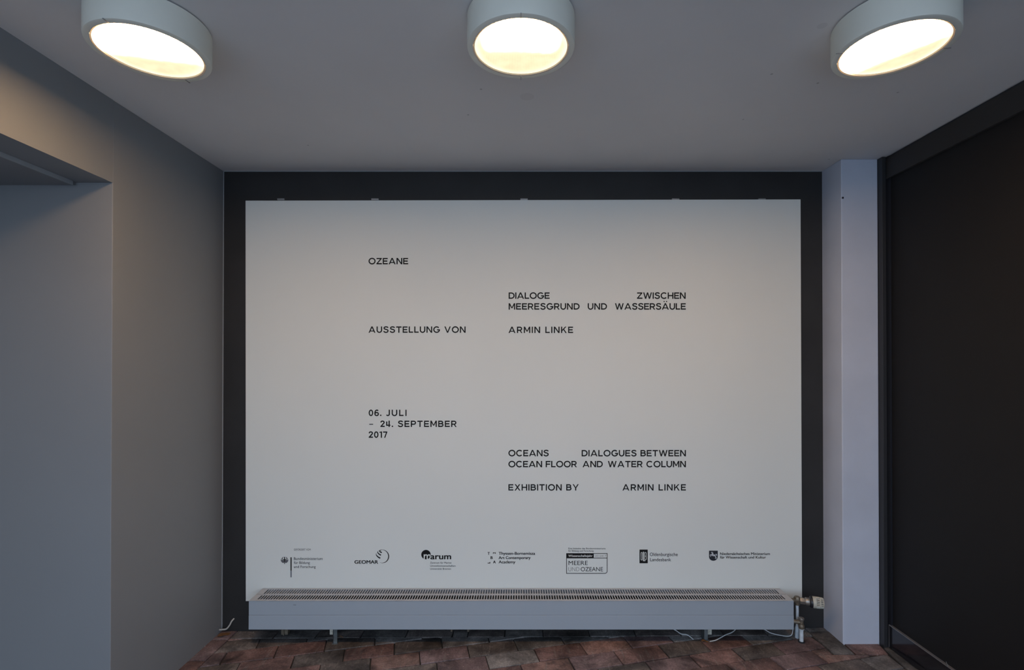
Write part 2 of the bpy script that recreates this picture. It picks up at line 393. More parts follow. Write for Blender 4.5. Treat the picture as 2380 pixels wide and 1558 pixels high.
# rear border row under the radiator
bx = [-1.537, -1.086, -.847, -.609, -.363, -.28, -.084, .119, .365, .609, .849, 1.077, 1.305, 1.541]
bx.insert(1, -1.31)
for i in range(len(bx)-1):
    brick([(bx[i], 2.722), (bx[i+1], 2.722), (bx[i+1], 2.80), (bx[i], 2.80)], 'dgdg'[i % 4], dz=random.uniform(-.001, .001))
# left border row along the wall
ys = [2.80, 2.712, 2.522]
while ys[-1] > 1.2: ys.append(ys[-1]-.24)
for i in range(len(ys)-1):
    brick([(XL-.012, ys[i+1]), (-1.537, ys[i+1]), (-1.537, ys[i]), (XL-.012, ys[i])], 'pprdrpd'[i % 7], dz=random.uniform(-.001, .001))
# cut bricks round the pilaster and the strip along the door
brick([(1.541, 2.541), (1.647, 2.541), (1.647, 2.760), (1.541, 2.760)], 'g', dz=.002)
brick([(1.541, 2.760), (1.650, 2.760), (1.650, 2.80), (1.541, 2.80)], 'g')
brick([(1.649, 2.541), (1.812, 2.541), (1.835, 2.655), (1.649, 2.655)], 'r', dz=.001)
y = 2.63; i = 0
while y > 1.2:
    brick([(1.807, y-.235), (1.868, y-.235), (1.868, y), (1.807 if i else 1.835, y)], 'gdgp'[i % 4], gap=.0016); y -= .237; i += 1

# ------------------------------------------------------------------ round ceiling lamps
def lensmat(d, thr, side):
    m = bpy.data.materials.new('lit_prismatic_lens'); m.use_nodes = True
    n = m.node_tree; n.nodes.clear(); L = n.links
    def N(t, **k):
        x = n.nodes.new(t)
        for a, v in k.items(): setattr(x, a, v)
        return x
    def math_(op, a, b=None, c=None):
        x = N('ShaderNodeMath', operation=op)
        for i, v in enumerate((a, b, c)):
            if v is None: continue
            if isinstance(v, (int, float)): x.inputs[i].default_value = v
            else: L.new(v, x.inputs[i])
        return x.outputs[0]
    t = N('ShaderNodeTexCoord'); s = N('ShaderNodeSeparateXYZ'); L.new(t.outputs['Object'], s.inputs[0])
    X, Y = s.outputs[0], s.outputs[1]
    dn = math_('ADD', math_('MULTIPLY', X, d[0]), math_('MULTIPLY', Y, d[1]))
    no = N('ShaderNodeTexNoise'); no.inputs['Scale'].default_value = 22; no.inputs['Detail'].default_value = 4; L.new(t.outputs['Object'], no.inputs['Vector'])
    dn = math_('ADD', dn, math_('MULTIPLY', math_('SUBTRACT', no.outputs['Fac'], .5), .035))
    mr = N('ShaderNodeMapRange', interpolation_type='SMOOTHSTEP'); L.new(dn, mr.inputs['Value'])
    mr.inputs['From Min'].default_value = thr-.04; mr.inputs['From Max'].default_value = thr+.05; mr.inputs['To Min'].default_value = 1; mr.inputs['To Max'].default_value = 0
    ms = N('ShaderNodeMapRange', interpolation_type='SMOOTHSTEP'); L.new(math_('ABSOLUTE', X), ms.inputs['Value'])
    ms.inputs['From Min'].default_value = side; ms.inputs['From Max'].default_value = side+.05; ms.inputs['To Min'].default_value = 1; ms.inputs['To Max'].default_value = 0
    core = math_('MULTIPLY', mr.outputs[0], ms.outputs[0])
    # brighter rim, fine ribs
    rad = math_('SQRT', math_('ADD', math_('MULTIPLY', X, X), math_('MULTIPLY', Y, Y)))
    rim = N('ShaderNodeMapRange', interpolation_type='SMOOTHSTEP'); L.new(rad, rim.inputs['Value'])
    rim.inputs['From Min'].default_value = .115; rim.inputs['From Max'].default_value = .140; rim.inputs['To Min'].default_value = 0; rim.inputs['To Max'].default_value = .5
    rib = math_('MULTIPLY', math_('SINE', math_('MULTIPLY', X, 1250)), .08)
    base = math_('ADD', math_('ADD', rib, rim.outputs[0]), math_('ADD', math_('MULTIPLY', no.outputs['Fac'], .6), .86))
    st_ = math_('ADD', base, math_('MULTIPLY', math_('POWER', core, 3.0), LAMP_CORE))
    mix = N('ShaderNodeMix', data_type='RGBA'); L.new(core, mix.inputs['Factor'])
    mix.inputs['A'].default_value = (1, .83, .53, 1); mix.inputs['B'].default_value = (*LAMP_COL, 1)
    e = N('ShaderNodeEmission'); L.new(mix.outputs['Result'], e.inputs['Color']); L.new(st_, e.inputs['Strength'])
    out = N('ShaderNodeOutputMaterial'); L.new(e.outputs[0], out.inputs['Surface'])
    return m
def downlight(x, y, rot, d, thr, side, label):
    t = empty('ceiling_lamp', (x, y, ZC), label, 'lamp', 'round ceiling lamps')
    R = .163; zb = -.094
    def part(name, prof, m, parent=t, seg=96, loc=(0, 0, 0)):
        bm = bmesh.new(); lathe(bm, prof, (0, 0, 0), seg=seg)
        bmesh.ops.recalc_face_normals(bm, faces=bm.faces)
        me = bpy.data.meshes.new(name); bm.to_mesh(me); bm.free(); me.materials.append(m)
        for p in me.polygons: p.use_smooth = True
        me.set_sharp_from_angle(angle=math.radians(30))
        o = bpy.data.objects.new(name, me); C.objects.link(o); o.parent = parent; o.location = loc
        return o
    part('base_plate', [(0, 0), (R-.006, 0), (R-.006, -.004), (0, -.004)], M['raddark'])
    hs = part('housing', [(R-.012, -.004), (R, -.004), (R, zb+.006), (R-.0015, zb+.0015), (R-.005, zb), (.1455, zb), (.1450, zb+.004), (.150, zb+.010), (R-.012, zb+.012), (R-.012, -.004)], M['housing'])
    part('bezel', [(.1448, zb-.0002), (.1405, zb+.0012), (.1400, zb+.006), (.1395, zb+.012), (.1448, zb+.012), (.1448, zb-.0002)], M['bezel'])
    ln = part('lens', [(0, zb+.0055), (.1399, zb+.0055), (.1399, zb+.0085), (0, zb+.0085)], lensmat(d, thr, side), loc=(0, 0, 0))
    for s in (0, math.pi):
        a = rot + s
        bm = bmesh.new(); box(bm, -.0012, .0012, -.011, .011, -.0010, .0010, bev=.0003)
        o = link('latch_screw', bm, M['alu']); o.parent = hs; o.location = (.1545*math.cos(a), .1545*math.sin(a), zb-.0005); o.rotation_euler = (0, 0, a - math.pi/2)
    return t
downlight(-1.139, 1.577, math.radians(-95), (-.25, .97), .022, .125, 'leftmost of the three round ceiling lamps, beside the grey wall')
downlight(0.001, 1.556, math.radians(90), (0, 1), .002, .085, 'middle one of the three round ceiling lamps')
downlight(1.135, 1.561, math.radians(175), (.80, .60), .035, .20, 'rightmost of the three round ceiling lamps, near the dark door')

# ------------------------------------------------------------------ white exhibition panel
YF = 2.786
a, b_ = atY(570.5, 466.5, YF), atY(1864.5, 1398, YF)
bR = atY(1861, 463.5, YF)
bm = bmesh.new()
co = [(a.x, a.z), (bR.x, bR.z), (b_.x, b_.z), (atY(571, 1398, YF).x, b_.z)]
f0 = [bm.verts.new((x, YF, z)) for x, z in co]; f1 = [bm.verts.new((x, YB-.0005, z)) for x, z in co]
bm.faces.new(f0[::-1]); bm.faces.new(f1)
for k in range(4): bm.faces.new((f0[k], f0[(k+1) % 4], f1[(k+1) % 4], f1[k]))
bmesh.ops.recalc_face_normals(bm, faces=bm.faces)
bmesh.ops.bevel(bm, geom=[e for e in bm.edges if all(abs(v.co.y-YF) < 1e-5 for v in e.verts)], offset=.001, segments=1, affect='EDGES')
panel = link('exhibition_panel', bm, M['panel'])
tag(panel, 'large white board with black exhibition lettering mounted on black back wall', 'sign')
for px in (652, 871, 1218, 1571, 1772):
    p = atY(px, 466, YF); bm = bmesh.new()
    box(bm, p.x-.020, p.x+.020, YF+.003, YB-.0006, bR.z-.003, bR.z+.0062, bev=.001)
    link('clip', bm, M['alu'], panel)
YT = YF - .0006        # plane of the print
YT2 = YT - .0003

# --- headline letters, drawn as strokes (cap height 1)
SW = .190; h = SW/2
def arc(cx, cy, rx, ry, a0, a1, n=18):
    return [(cx + rx*math.cos(math.radians(a0+(a1-a0)*k/n)), cy + ry*math.sin(math.radians(a0+(a1-a0)*k/n))) for k in range(n+1)]
def cr(pts, n=5):
    P = [Vector(p) for p in pts]; o = []
    for i in range(len(P)-1):
        p0, p1, p2, p3 = P[max(i-1, 0)], P[i], P[i+1], P[min(i+2, len(P)-1)]
        for k in range(n):
            t = k/n; v = .5*((2*p1)+(p2-p0)*t+(2*p0-5*p1+4*p2-p3)*t*t+(3*p1-p0-3*p2+p3)*t**3); o.append((v.x, v.y))
    o.append(tuple(P[-1])); return o
def S(*pts): return ('s', list(pts))
def Q(*pts): return ('p', list(pts))
def dbl(x0, y0, y1, rb):   # bowl from a stem: two bars and a half ellipse
    cy = (y0+y1)/2; ry = (y1-y0)/2
    return S((h, y1), *arc(x0, cy, rb, ry, 90, -90, 14), (h, y0))
scurve = cr([(.765, .775), (.69, .87), (.57, .925), (.43, .93), (.28, .905), (.17, .83), (.145, .73), (.20, .625), (.33, .565), (.50, .52), (.65, .465), (.745, .37), (.745, .26), (.68, .145), (.56, .085), (.43, .07), (.27, .09), (.15, .17), (.085, .275)], 3)
G = {
 'A': (1.10, [Q((0, 0), (.195, 0), (.645, 1), (.455, 1)), Q((1.10, 0), (.905, 0), (.455, 1), (.645, 1)), Q((.22, .20), (.88, .20), (.82, .35), (.28, .35))]),
 'B': (.84, [S((h, 0), (h, 1)), dbl(.47, .53, 1-h, .225), dbl(.50, h, .53, .25)]),
 'C': (1.00, [S(*arc(.53, .5, .445, .43, 42, 318, 26))]),
 'D': (.93, [S((h, 0), (h, 1)), dbl(.42, h, 1-h, .42)]),
 'E': (.79, [S((h, 0), (h, 1)), S((0, h), (.79, h)), S((0, .505), (.72, .505)), S((0, 1-h), (.78, 1-h))]),
 'F': (.76, [S((h, 0), (h, 1)), S((0, .49), (.70, .49)), S((0, 1-h), (.76, 1-h))]),
 'G': (1.04, [S(*arc(.53, .5, .445, .43, 42, 352, 28)), S((.58, .46), (1.06, .46))]),
 'H': (.90, [S((h, 0), (h, 1)), S((.9-h, 0), (.9-h, 1)), S((h, .505), (.9-h, .505))]),
 'I': (SW, [S((h, 0), (h, 1))]),
 'J': (.62, [S((.62-h, 1), *arc(.30, .32, .235, .245, 0, -150, 12))]),
 'K': (.88, [S((h, 0), (h, 1)), Q((.15, .26), (.15, .49), (.63, 1), (.86, 1)), Q((.32, .55), (.45, .66), (.90, 0), (.69, 0))]),
 'L': (.70, [S((h, 0), (h, 1)), S((0, h), (.70, h))]),
 'M': (1.02, [S((h, 0), (h, 1)), S((1.02-h, 0), (1.02-h, 1)), Q((0, 1), (.20, 1), (.59, .22), (.43, .22)), Q((1.02, 1), (.82, 1), (.43, .22), (.59, .22))]),
 'N': (.91, [S((h, 0), (h, 1)), S((.91-h, 0), (.91-h, 1)), Q((0, 1), (.21, 1), (.91, 0), (.70, 0))]),
 'O': (1.09, [('c', arc(.545, .5, .46, .43, 0, 360, 36)[:-1])]),
 'P': (.82, [S((h, 0), (h, 1)), dbl(.48, .44, 1-h, .255)]),
 'R': (.86, [S((h, 0), (h, 1)), dbl(.48, .44, 1-h, .255), Q((.36, .46), (.56, .46), (.87, 0), (.67, 0))]),
 'S': (.85, [S(*scurve)]),
 'T': (.85, [S((0, 1-h), (.85, 1-h)), S((.425, 0), (.425, 1))]),
 'U': (.88, [S((h, 1), *arc(.44, .44, .354, .37, 180, 360, 16), (.88-h, 1))]),
 'V': (1.02, [Q((0, 1), (.195, 1), (.60, 0), (.42, 0)), Q((1.02, 1), (.825, 1), (.42, 0), (.60, 0))]),
 'W': (1.38, [Q((0, 1), (.19, 1), (.48, 0), (.30, 0)), Q((.30, 0), (.48, 0), (.78, 1), (.60, 1)), Q((.60, 1), (.78, 1), (1.08, 0), (.90, 0)), Q((1.38, 1), (1.19, 1), (.90, 0), (1.08, 0))]),
 'X': (.95, [Q((0, 0), (.21, 0), (.93, 1), (.72, 1)), Q((.95, 0), (.74, 0), (.02, 1), (.23, 1))]),
 'Y': (.98, [Q((0, 1), (.205, 1), (.56, .42), (.42, .36)), Q((.98, 1), (.775, 1), (.42, .42), (.56, .36)), S((.49, 0), (.49, .46))]),
 'Z': (.86, [S((.02, 1-h), (.84, 1-h)), S((0, h), (.86, h)), Q((0, .13), (.22, .13), (.84, .87), (.62, .87))]),
 '0': (.70, [('c', arc(.35, .5, .265, .425, 0, 360, 28)[:-1])]),
 '1': (.40, [S((.40-h, 0), (.40-h, 1)), Q((.0, .78), (.0, .93), (.26, 1), (.26, .83))]),
 '2': (.68, [S(*cr([(.085, .70), (.12, .84), (.24, .92), (.38, .92), (.52, .87), (.58, .76), (.56, .64), (.46, .52)], 3), (.12, .12)), S((.0, h), (.68, h))]),
 '4': (.70, [S((.115, .87), (.115, .25)), S((.03, .275), (.70, .275)), S((.50, 0), (.50, 1))]),
 '6': (.70, [('c', arc(.36, .315, .27, .24, 0, 360, 24)[:-1]), S(*cr([(.60, .82), (.50, .91), (.38, .93), (.24, .87), (.13, .70), (.09, .50), (.09, .32)], 4))]),
 '7': (.68, [S((0, 1-h), (.68, 1-h)), Q((.17, 0), (.36, 0), (.68, .9), (.49, .9))]),
 '.': (.22, [Q(*arc(.11, .11, .12, .12, 0, 360, 14)[:-1])]),
 '\u2013': (.62, [Q((0, .36), (.62, .36), (.62, .49), (0, .49))]),
 ' ': (.36, []),
}
G['\u00c4'] = (1.10, G['A'][1] + [Q(*arc(.36, 1.27, .095, .095, 0, 360, 12)[:-1]), Q(*arc(.74, 1.27, .095, .095, 0, 360, 12)[:-1])])
def stroke(pts, w, closed=False):
    n = len(pts); L, R = [], []
    for i in range(n):
        p = Vector(pts[i])
        if closed: a, b = Vector(pts[i-1]), Vector(pts[(i+1) % n])
        else: a, b = Vector(pts[max(i-1, 0)]), Vector(pts[min(i+1, n-1)])
        d1 = (p-a).normalized() if (p-a).length > 1e-6 else (b-p).normalized()
        d2 = (b-p).normalized() if (b-p).length > 1e-6 else d1
        t = (d1+d2).normalized(); nn = Vector((-t.y, t.x)); k = max(.6, nn.dot(Vector((-d1.y, d1.x))))
        L.append(p+nn*w/2/k); R.append(p-nn*w/2/k)
    out = []
    for i in range(n if closed else n-1):
        j = (i+1) % n; out.append([L[i], L[j], R[j], R[i]])
    return out
STAG = [0]
def polyface(bm, pts, y):
    """pts: panel (x,z) points -> one flat face turned to the room; overlapping strokes lie a hair apart"""
    STAG[0] += 1; y = y - (STAG[0] % 16)*1.2e-5
    try: f = bm.faces.new([bm.verts.new((p[0], y, p[1])) for p in pts])
    except ValueError: return
    f.normal_update()
    if f.normal.y > 0: f.normal_flip()
PXM = (YT)/F       # metres per pixel on the print plane (approximately)
def P2(px, py, y=YT):
    v = atY(px, py, y); return (v.x, v.z)
def headline(text, x0, x1, base, top):
    A = [G[c][0] for c in text]; capx = base-top
    total = sum(A); nat = (x1-x0)/capx
    tr = (nat-total)/max(1, len(text)-1)
    x = 0; out = [bmesh.new()]
    for c in text:
        wd, prims = G[c]; bm = out[-1]
        if c == ' ': out.append(bmesh.new())
        for kind, pts in prims:
            polys = [pts] if kind == 'p' else stroke(pts, SW, kind == 'c')
            for q in polys:
                polyface(bm, [P2(x0 + (x+p[0])*capx, base - p[1]*capx) for p in q], YT)
        x += wd + tr
    return out
def heading(lines, label):
    for l in lines:
        for bm in headline(*l): o = link('lettering', bm, M['ink'], panel); o['label'] = label
heading([('OZEANE', 856.7, 948.7, 614.6, 599.8)], 'black single word heading at the upper left of the board')
heading([('DIALOGE', 1182.2, 1277.5, 694.9, 680.0), ('ZWISCHEN', 1480.4, 1593.7, 694.9, 680.0), ('MEERESGRUND', 1182.2, 1347.1, 720.0, 705.1), ('UND', 1366, 1410.8, 720.0, 705.1), ('WASSERS\u00c4ULE', 1429.2, 1594, 720.0, 705.1)], 'black two line German title, upper right')
heading([('AUSSTELLUNG VON', 856.5, 1082.2, 773.8, 759.1)], 'black line left of the artist name, upper half')
heading([('ARMIN LINKE', 1181.8, 1332, 774.4, 759.6)], 'black name line, upper half')
heading([('06.', 857.0, 886.5, 967.4, 952.7), ('JULI', 897, 945, 967.4, 952.7), ('\u2013', 858.2, 867.5, 992.9, 978.2), ('24.', 884.1, 913.7, 992.9, 978.2), ('SEPTEMBER', 924.5, 1061.2, 992.9, 978.2), ('2017', 857, 900.2, 1018, 1003.3)], 'black three line date')
heading([('OCEANS', 1181.8, 1275.4, 1061, 1046.2), ('DIALOGUES BETWEEN', 1351.9, 1594.2, 1061.2, 1046.4), ('OCEAN FLOOR', 1181.8, 1340.7, 1086.6, 1071.8), ('AND', 1353.9, 1401, 1086.6, 1071.8), ('WATER COLUMN', 1412.8, 1594.2, 1086.6, 1071.8)], 'black two line English title, lower right')
heading([('EXHIBITION BY', 1181.6, 1345.2, 1140.7, 1126), ('ARMIN LINKE', 1446.6, 1594.2, 1140.7, 1126)], 'black bottom line of the English title')

# --- small print with the built-in font, fitted to measured boxes
def textmesh(bm, text, x0, x1, base, cap, bold=0.0, y=YT, rot=0):
    """left/right px, baseline px, cap height px; bold thickens by overprinting"""
    cu = bpy.data.curves.new('t', 'FONT'); cu.body = text; cu.size = 1; cu.offset = min(0, bold); cu.resolution_u = 6
    ob = bpy.data.objects.new('t', cu); C.objects.link(ob)
    dg = bpy.context.evaluated_depsgraph_get(); me = bpy.data.meshes.new_from_object(ob.evaluated_get(dg))
    xs = [v.co.x for v in me.vertices]; mn, mxx = min(xs), max(xs)
    e = max(0, bold)*cap*1.25
    sx_ = (x1-x0-2*e)/(mxx-mn); sy = (cap-e)/0.729
    offs = [(0, 0)] if e == 0 else [(0, 0), (e, e*.5), (2*e, 0), (2*e, e), (0, e)]
    for n_, (ox, oy) in enumerate(offs):
        V = []
        yy = y - n_*1.5e-5
        for v in me.vertices:
            X, Yv = (v.co.x-mn)*sx_ + ox, v.co.y*sy + oy
            if rot:
                c, s = math.cos(math.radians(rot)), math.sin(math.radians(rot)); X, Yv = X*c-Yv*s, X*s+Yv*c
            q = P2(x0+X, base-Yv, yy); V.append(bm.verts.new((q[0], yy, q[1])))
        for p in me.polygons:
            try:
                f = bm.faces.new([V[i] for i in p.vertices]); f.normal_update()
                if f.normal.y > 0: f.normal_flip()
            except ValueError: pass
    bpy.data.objects.remove(ob); bpy.data.curves.remove(cu); bpy.data.meshes.remove(me)
def smalltext(parent, lines, label, m='ink', y=YT, **kw):
    for l in lines:
        bm = bmesh.new(); textmesh(bm, *l, y=y, **kw)
        o = link('lettering', bm, M[m], parent); o['label'] = label
        if ' ' in l[0]: o['kind'] = 'stuff'      # letters of a few pixels
def shape(bm, pts, y=YT): polyface(bm, [P2(px, py, y) for px, py in pts], y)
def rect(bm, x0, y0, x1, y1, y=YT): shape(bm, [(x0, y0), (x1, y0), (x1, y1), (x0, y1)], y)
def strokepx(bm, pts, w, y=YT, closed=False):
    for q in stroke(pts, w, closed): shape(bm, q, y)
def taper(bm, pts, ws, y=YT):
    n = len(pts)
    L, R = [], []
    for i in range(n):
        p = Vector(pts[i]); t = (Vector(pts[min(i+1, n-1)])-Vector(pts[max(i-1, 0)])).normalized(); nn = Vector((-t.y, t.x)); w = ws[i]
        L.append(p+nn*w/2); R.append(p-nn*w/2)
    for i in range(n-1): shape(bm, [L[i], L[i+1], R[i+1], R[i]], y)
def logo(bm, label, m='ink'):
    o = link('logo', bm, M[m], panel); o['label'] = label; return o

# 1: federal eagle, bar, ministry name
bm = bmesh.new()
ex, ey = 661.4, 1303.2
def E_(*p): return [(ex+q[0], ey+q[1]) for q in p]
shape(bm, E_((-.9, -7.6), (-.3, -8.3), (.6, -8.3), (1.0, -7.4), (1.1, -6.2), (.9, -4.8), (1.6, -2.6), (1.2, .6), (.7, 2.6), (2.3, 4.4), (.8, 4.3), (.7, 6.6), (1.2, 8.2), (-1.2, 8.2), (-.7, 6.6), (-.8, 4.3), (-2.3, 4.4), (-.7, 2.6), (-1.2, .6), (-1.6, -2.6), (-.8, -4.8), (-1.0, -6.2), (-1.9, -6.7)))
for s in (-1, 1):
    strokepx(bm, E_((s*.6, -1.6), (s*3.2, -2.0), (s*5.0, -3.6), (s*5.3, -5.6), (s*4.2, -7.0), (s*3.2, -7.5)), 1.15)
    strokepx(bm, E_((s*4.8, -6.2), (s*8.0, -1.7)), .9)
    strokepx(bm, E_((s*1.2, 2.9), (s*2.4, 4.6)), .6)
rect(bm, 675.1, 1295.9, 677.9, 1326.8)
lg = logo(bm, 'black eagle emblem beside a vertical bar, leftmost logo')
bm = bmesh.new()
for s in (-1, 1):
    for k in range(5):
        a0 = 180-k*15; r0, r1 = 2.4, 8.8-.1*k
        A0, A1 = math.radians(a0), math.radians(a0-13)
        q = [(s*-1*math.cos(A0)*-r0, -math.sin(A0)*-r0*.6-1.2), (s*-1*math.cos(A0)*-r1, -math.sin(A0)*-r1*.95-1.2), (s*-1*math.cos(A1)*-r1, -math.sin(A1)*-r1*.95-1.2), (s*-1*math.cos(A1)*-r0, -math.sin(A1)*-r0*.6-1.2)]
        shape(bm, E_(*q), YT+.0001)
o = link('feathers', bm, M['ink4'], lg); o['label'] = 'dark grey wing feathers'
bm = bmesh.new(); rect(bm, 675.1, 1326.8, 677.9, 1342.5); o = link('bar', bm, M['ink3'], lg); o['label'] = 'grey lower end of the bar'
smalltext(lg, [('GEF\u00d6RDERT VOM', 682.9, 722, 1280.2, 4.6)], 'tiny dark caption over the ministry name', 'ink2')
smalltext(lg, [('Bundesministerium', 683, 749.7, 1302.1, 6.5), ('f\u00fcr Bildung', 683, 720.2, 1311.4, 6.5), ('und Forschung', 683, 733.7, 1320.8, 6.5)], 'three line dark ministry name', 'ink2', bold=.006)
# 2: globe swirl
bm = bmesh.new()
c0 = (888.2, 1293.8); n = 40; pts = []; ws = []
for k in range(n+1):
    a_ = math.radians(128 - 238*k/n); pts.append((c0[0]+15.1*math.cos(a_), c0[1]-15.3*math.sin(a_))); ws.append(.45 + 1.85*math.sin(math.pi*min(1, max(0, (k/n-.12)/.88)))**1.4)
taper(bm, pts, ws)
def T34(p): return [(870+x/34.6, 1270+y_/34.6) for x, y_ in p]
for pl_, w_ in ((T34([(150, 560), (150, 690), (230, 800), (330, 890), (480, 970)]), (.5, 1.5, 2.5, 2.9, 3.2)),
                (T34([(300, 400), (270, 500), (330, 590), (420, 660), (535, 730)]), (.5, 1.8, 2.4, 2.6, 2.9)),
                (T34([(640, 300), (520, 315), (440, 370), (450, 430), (520, 480), (605, 515)]), (.5, 1.2, 2.2, 2.6, 2.8, 2.8))):
    q = cr(pl_, 5); taper(bm, q, [w_[0]+0 if i == 0 else (lambda f: w_[int(f)]*(1-f % 1)+w_[min(int(f)+1, len(w_)-1)]*(f % 1))(i/5) for i in range(len(q))])
lg = logo(bm, 'black striped globe swirl, second logo from the left')
smalltext(lg, [('GEOMAR', 823.8, 879, 1310.8, 8.5)], 'bold black capitals', bold=.035)
# 3: black disc with pale m, and "arum"
bm = bmesh.new()
shape(bm, [(990.1+11.0*math.cos(a_*math.pi/24), 1289.7+11.0*math.sin(a_*math.pi/24)) for a_ in range(48)])
lg = logo(bm, 'black disc overlapped by a pale letter, third logo from the left')
bm = bmesh.new()
strokepx(bm, [(986.0, 1289.0), (986.0, 1302)], 2.7, YT2)
strokepx(bm, [(986.6, 1293.2), (988.4, 1290.6), (990.6, 1290.0), (992.3, 1291.2), (992.9, 1293.6), (992.9, 1302)], 2.5, YT2)
strokepx(bm, [(993.4, 1293.2), (995.2, 1290.8), (997.4, 1290.0), (999.2, 1291.2), (999.9, 1293.8), (999.9, 1302)], 2.5, YT2)
o = link('lettering', bm, M['panel'], lg); o['label'] = 'pale letter cut out of the disc'
smalltext(lg, [('arum', 1000.3, 1048.6, 1300.6, 14.6)], 'bold black word beside the disc', bold=.03, y=YT2-.0001)
smalltext(lg, [('Zentrum f\u00fcr Marine', 999.7, 1049.2, 1310.6, 4.4), ('Umweltwissenschaften', 999.7, 1058.7, 1317.7, 4.4), ('Universit\u00e4t Bremen', 999.7, 1048.2, 1324.7, 4.4)], 'three tiny dark lines below the disc', 'ink2', bold=.006)
# 4: scattered letters
bm = bmesh.new()
textmesh(bm, 'T', 1133.3, 1138.5, 1290.3, 6.9, bold=.04); textmesh(bm, 'B', 1140, 1145.2, 1300, 6.9, bold=.04); textmesh(bm, 'A', 1146, 1152.3, 1310, 6.9, bold=.04)
textmesh(bm, '2', 1152.2, 1155.9, 1287.8, 7.2, bold=.04, rot=90)
rect(bm, 1133.3, 1308.5, 1139.6, 1310.1); shape(bm, [(1137.2, 1308.6), (1138.6, 1306.7), (1139.6, 1306.7), (1139.6, 1308.6)])
lg = logo(bm, 'scattered bold letters and turned numerals, middle logo')
smalltext(lg, [('Thyssen-Bornemisza', 1158.9, 1243.9, 1290.1, 7.1), ('Art Contemporary', 1158.9, 1233.2, 1300.1, 7.1), ('Academy', 1158.9, 1197.9, 1310, 7.1)], 'three line bold name', bold=.028)
# 5: framed box
bm = bmesh.new()
x0, y0, x1, y1 = 1316.7, 1287.1, 1411.1, 1333.2
strokepx(bm, [(x0, y0), (x1, y0)] + [(x1-5+5*math.cos(math.radians(t_)), y1-5+5*math.sin(math.radians(t_))) for t_ in range(0, 91, 15)] + [(x0, y1)], 1.4, closed=True)
rect(bm, 1316.2, 1286.6, 1380.1, 1298.4); rect(bm, 1380, 1297.0, 1411, 1298.4)
lg = logo(bm, 'black outlined box with solid header strip')
smalltext(lg, [('Wissenschaftsjahr', 1320.9, 1377.3, 1294.9, 5.3)], 'pale word in the header strip', 'panel', y=YT2, bold=.02)
smalltext(lg, [('2 0 1 6', 1382.8, 1396.3, 1294.9, 4.7), ('1 7', 1402.4, 1408.3, 1294.9, 4.7)], 'small dark numerals', 'ink2')
bm = bmesh.new(); shape(bm, [(1399.3+1.1*math.cos(a_*math.pi/6), 1292.9+1.1*math.sin(a_*math.pi/6)) for a_ in range(12)]); link('dot', bm, M['ink2'], lg)
smalltext(lg, [('MEERE', 1321.3, 1366, 1313.8, 10.2), ('OZEANE', 1349.9, 1401.5, 1328.3, 10.2)], 'large capitals in the box')
smalltext(lg, [('UND', 1321.3, 1346.5, 1328.3, 10.2)], 'thin capitals in the box', bold=-.022)
smalltext(lg, [('Eine Initiative des Bundesministeriums', 1321, 1407.4, 1277.3, 4.1), ('f\u00fcr Bildung und Forschung', 1321, 1379.6, 1282.8, 4.1)], 'two tiny lines above the box', 'ink2', bold=.008)
# 6: bank sign
bm = bmesh.new(); rect(bm, 1486.4, 1278, 1505.5, 1309.8)
lg = logo(bm, 'upright black rectangle with pale narrow letters')
bm = bmesh.new()
def rr(x0, y0, x1, y1, r): return [(cx_+r*math.cos(math.radians(t_)), cy_+r*math.sin(math.radians(t_))) for cx_, cy_, b0 in ((x1-r, y0+r, -90), (x1-r, y1-r, 0), (x0+r, y1-r, 90), (x0+r, y0+r, 180)) for t_ in range(b0, b0+91, 30)]
strokepx(bm, rr(1489.7, 1284.7, 1492.9, 1302.4, 1.3), 1.1, YT2, True)
rect(bm, 1494.6, 1282.9, 1496.6, 1304.6, YT2); rect(bm, 1494.6, 1302.9, 1500.0, 1304.8, YT2)
strokepx(bm, rr(1498.2, 1284.7, 1501.8, 1293.4, 1.2), 1.1, YT2, True); strokepx(bm, rr(1498.2, 1293.4, 1502.0, 1301.4, 1.2), 1.1, YT2, True)
o = link('lettering', bm, M['panel'], lg); o['label'] = 'pale narrow initials'
smalltext(lg, [('Oldenburgische', 1510.3, 1575.3, 1292.9, 8.2), ('Landesbank', 1511, 1559.6, 1305.0, 8.0)], 'two line dark name', 'ink2', bold=.008)
# 7: shield with horse
bm = bmesh.new()
shape(bm, [(1647.9, 1280.5), (1668.2, 1280.5), (1668.2, 1294.6)] + [(1658.05+10.15*math.cos(math.radians(t_)), 1294.6+9.4*math.sin(math.radians(t_))) for t_ in range(10, 180, 10)] + [(1647.9, 1294.6)])
lg = logo(bm, 'dark shield with pale rearing horse, rightmost logo', 'ink2')
bm = bmesh.new()
def T39(*p): return [(1640+x/38.95, 1270+y_/38.95) for x, y_ in p]
shape(bm, T39((480, 620), (500, 560), (560, 515), (610, 530), (680, 590), (700, 680), (690, 745), (800, 750), (880, 790), (900, 880), (860, 930), (760, 900), (690, 910), (620, 865), (560, 885), (470, 840), (530, 770), (540, 690), (600, 620), (590, 590), (540, 600)), YT2)
shape(bm, T39((800, 880), (895, 860), (960, 990), (1010, 1050), (960, 1160), (900, 1170), (940, 1100), (930, 1050), (870, 980)), YT2)
shape(bm, T39((875, 1000), (910, 1010), (880, 1130), (825, 1120), (860, 1080)), YT2)
shape(bm, T39((890, 730), (940, 690), (1000, 720), (1030, 790), (1010, 860), (980, 885), (950, 830), (920, 780)), YT2)
shape(bm, T39((540, 760), (430, 735), (360, 820), (400, 850), (460, 800), (560, 830)), YT2)
shape(bm, T39((380, 840), (420, 830), (490, 960), (450, 980)), YT2)
o = link('horse', bm, M['horse'], lg); o['label'] = 'pale rearing horse'
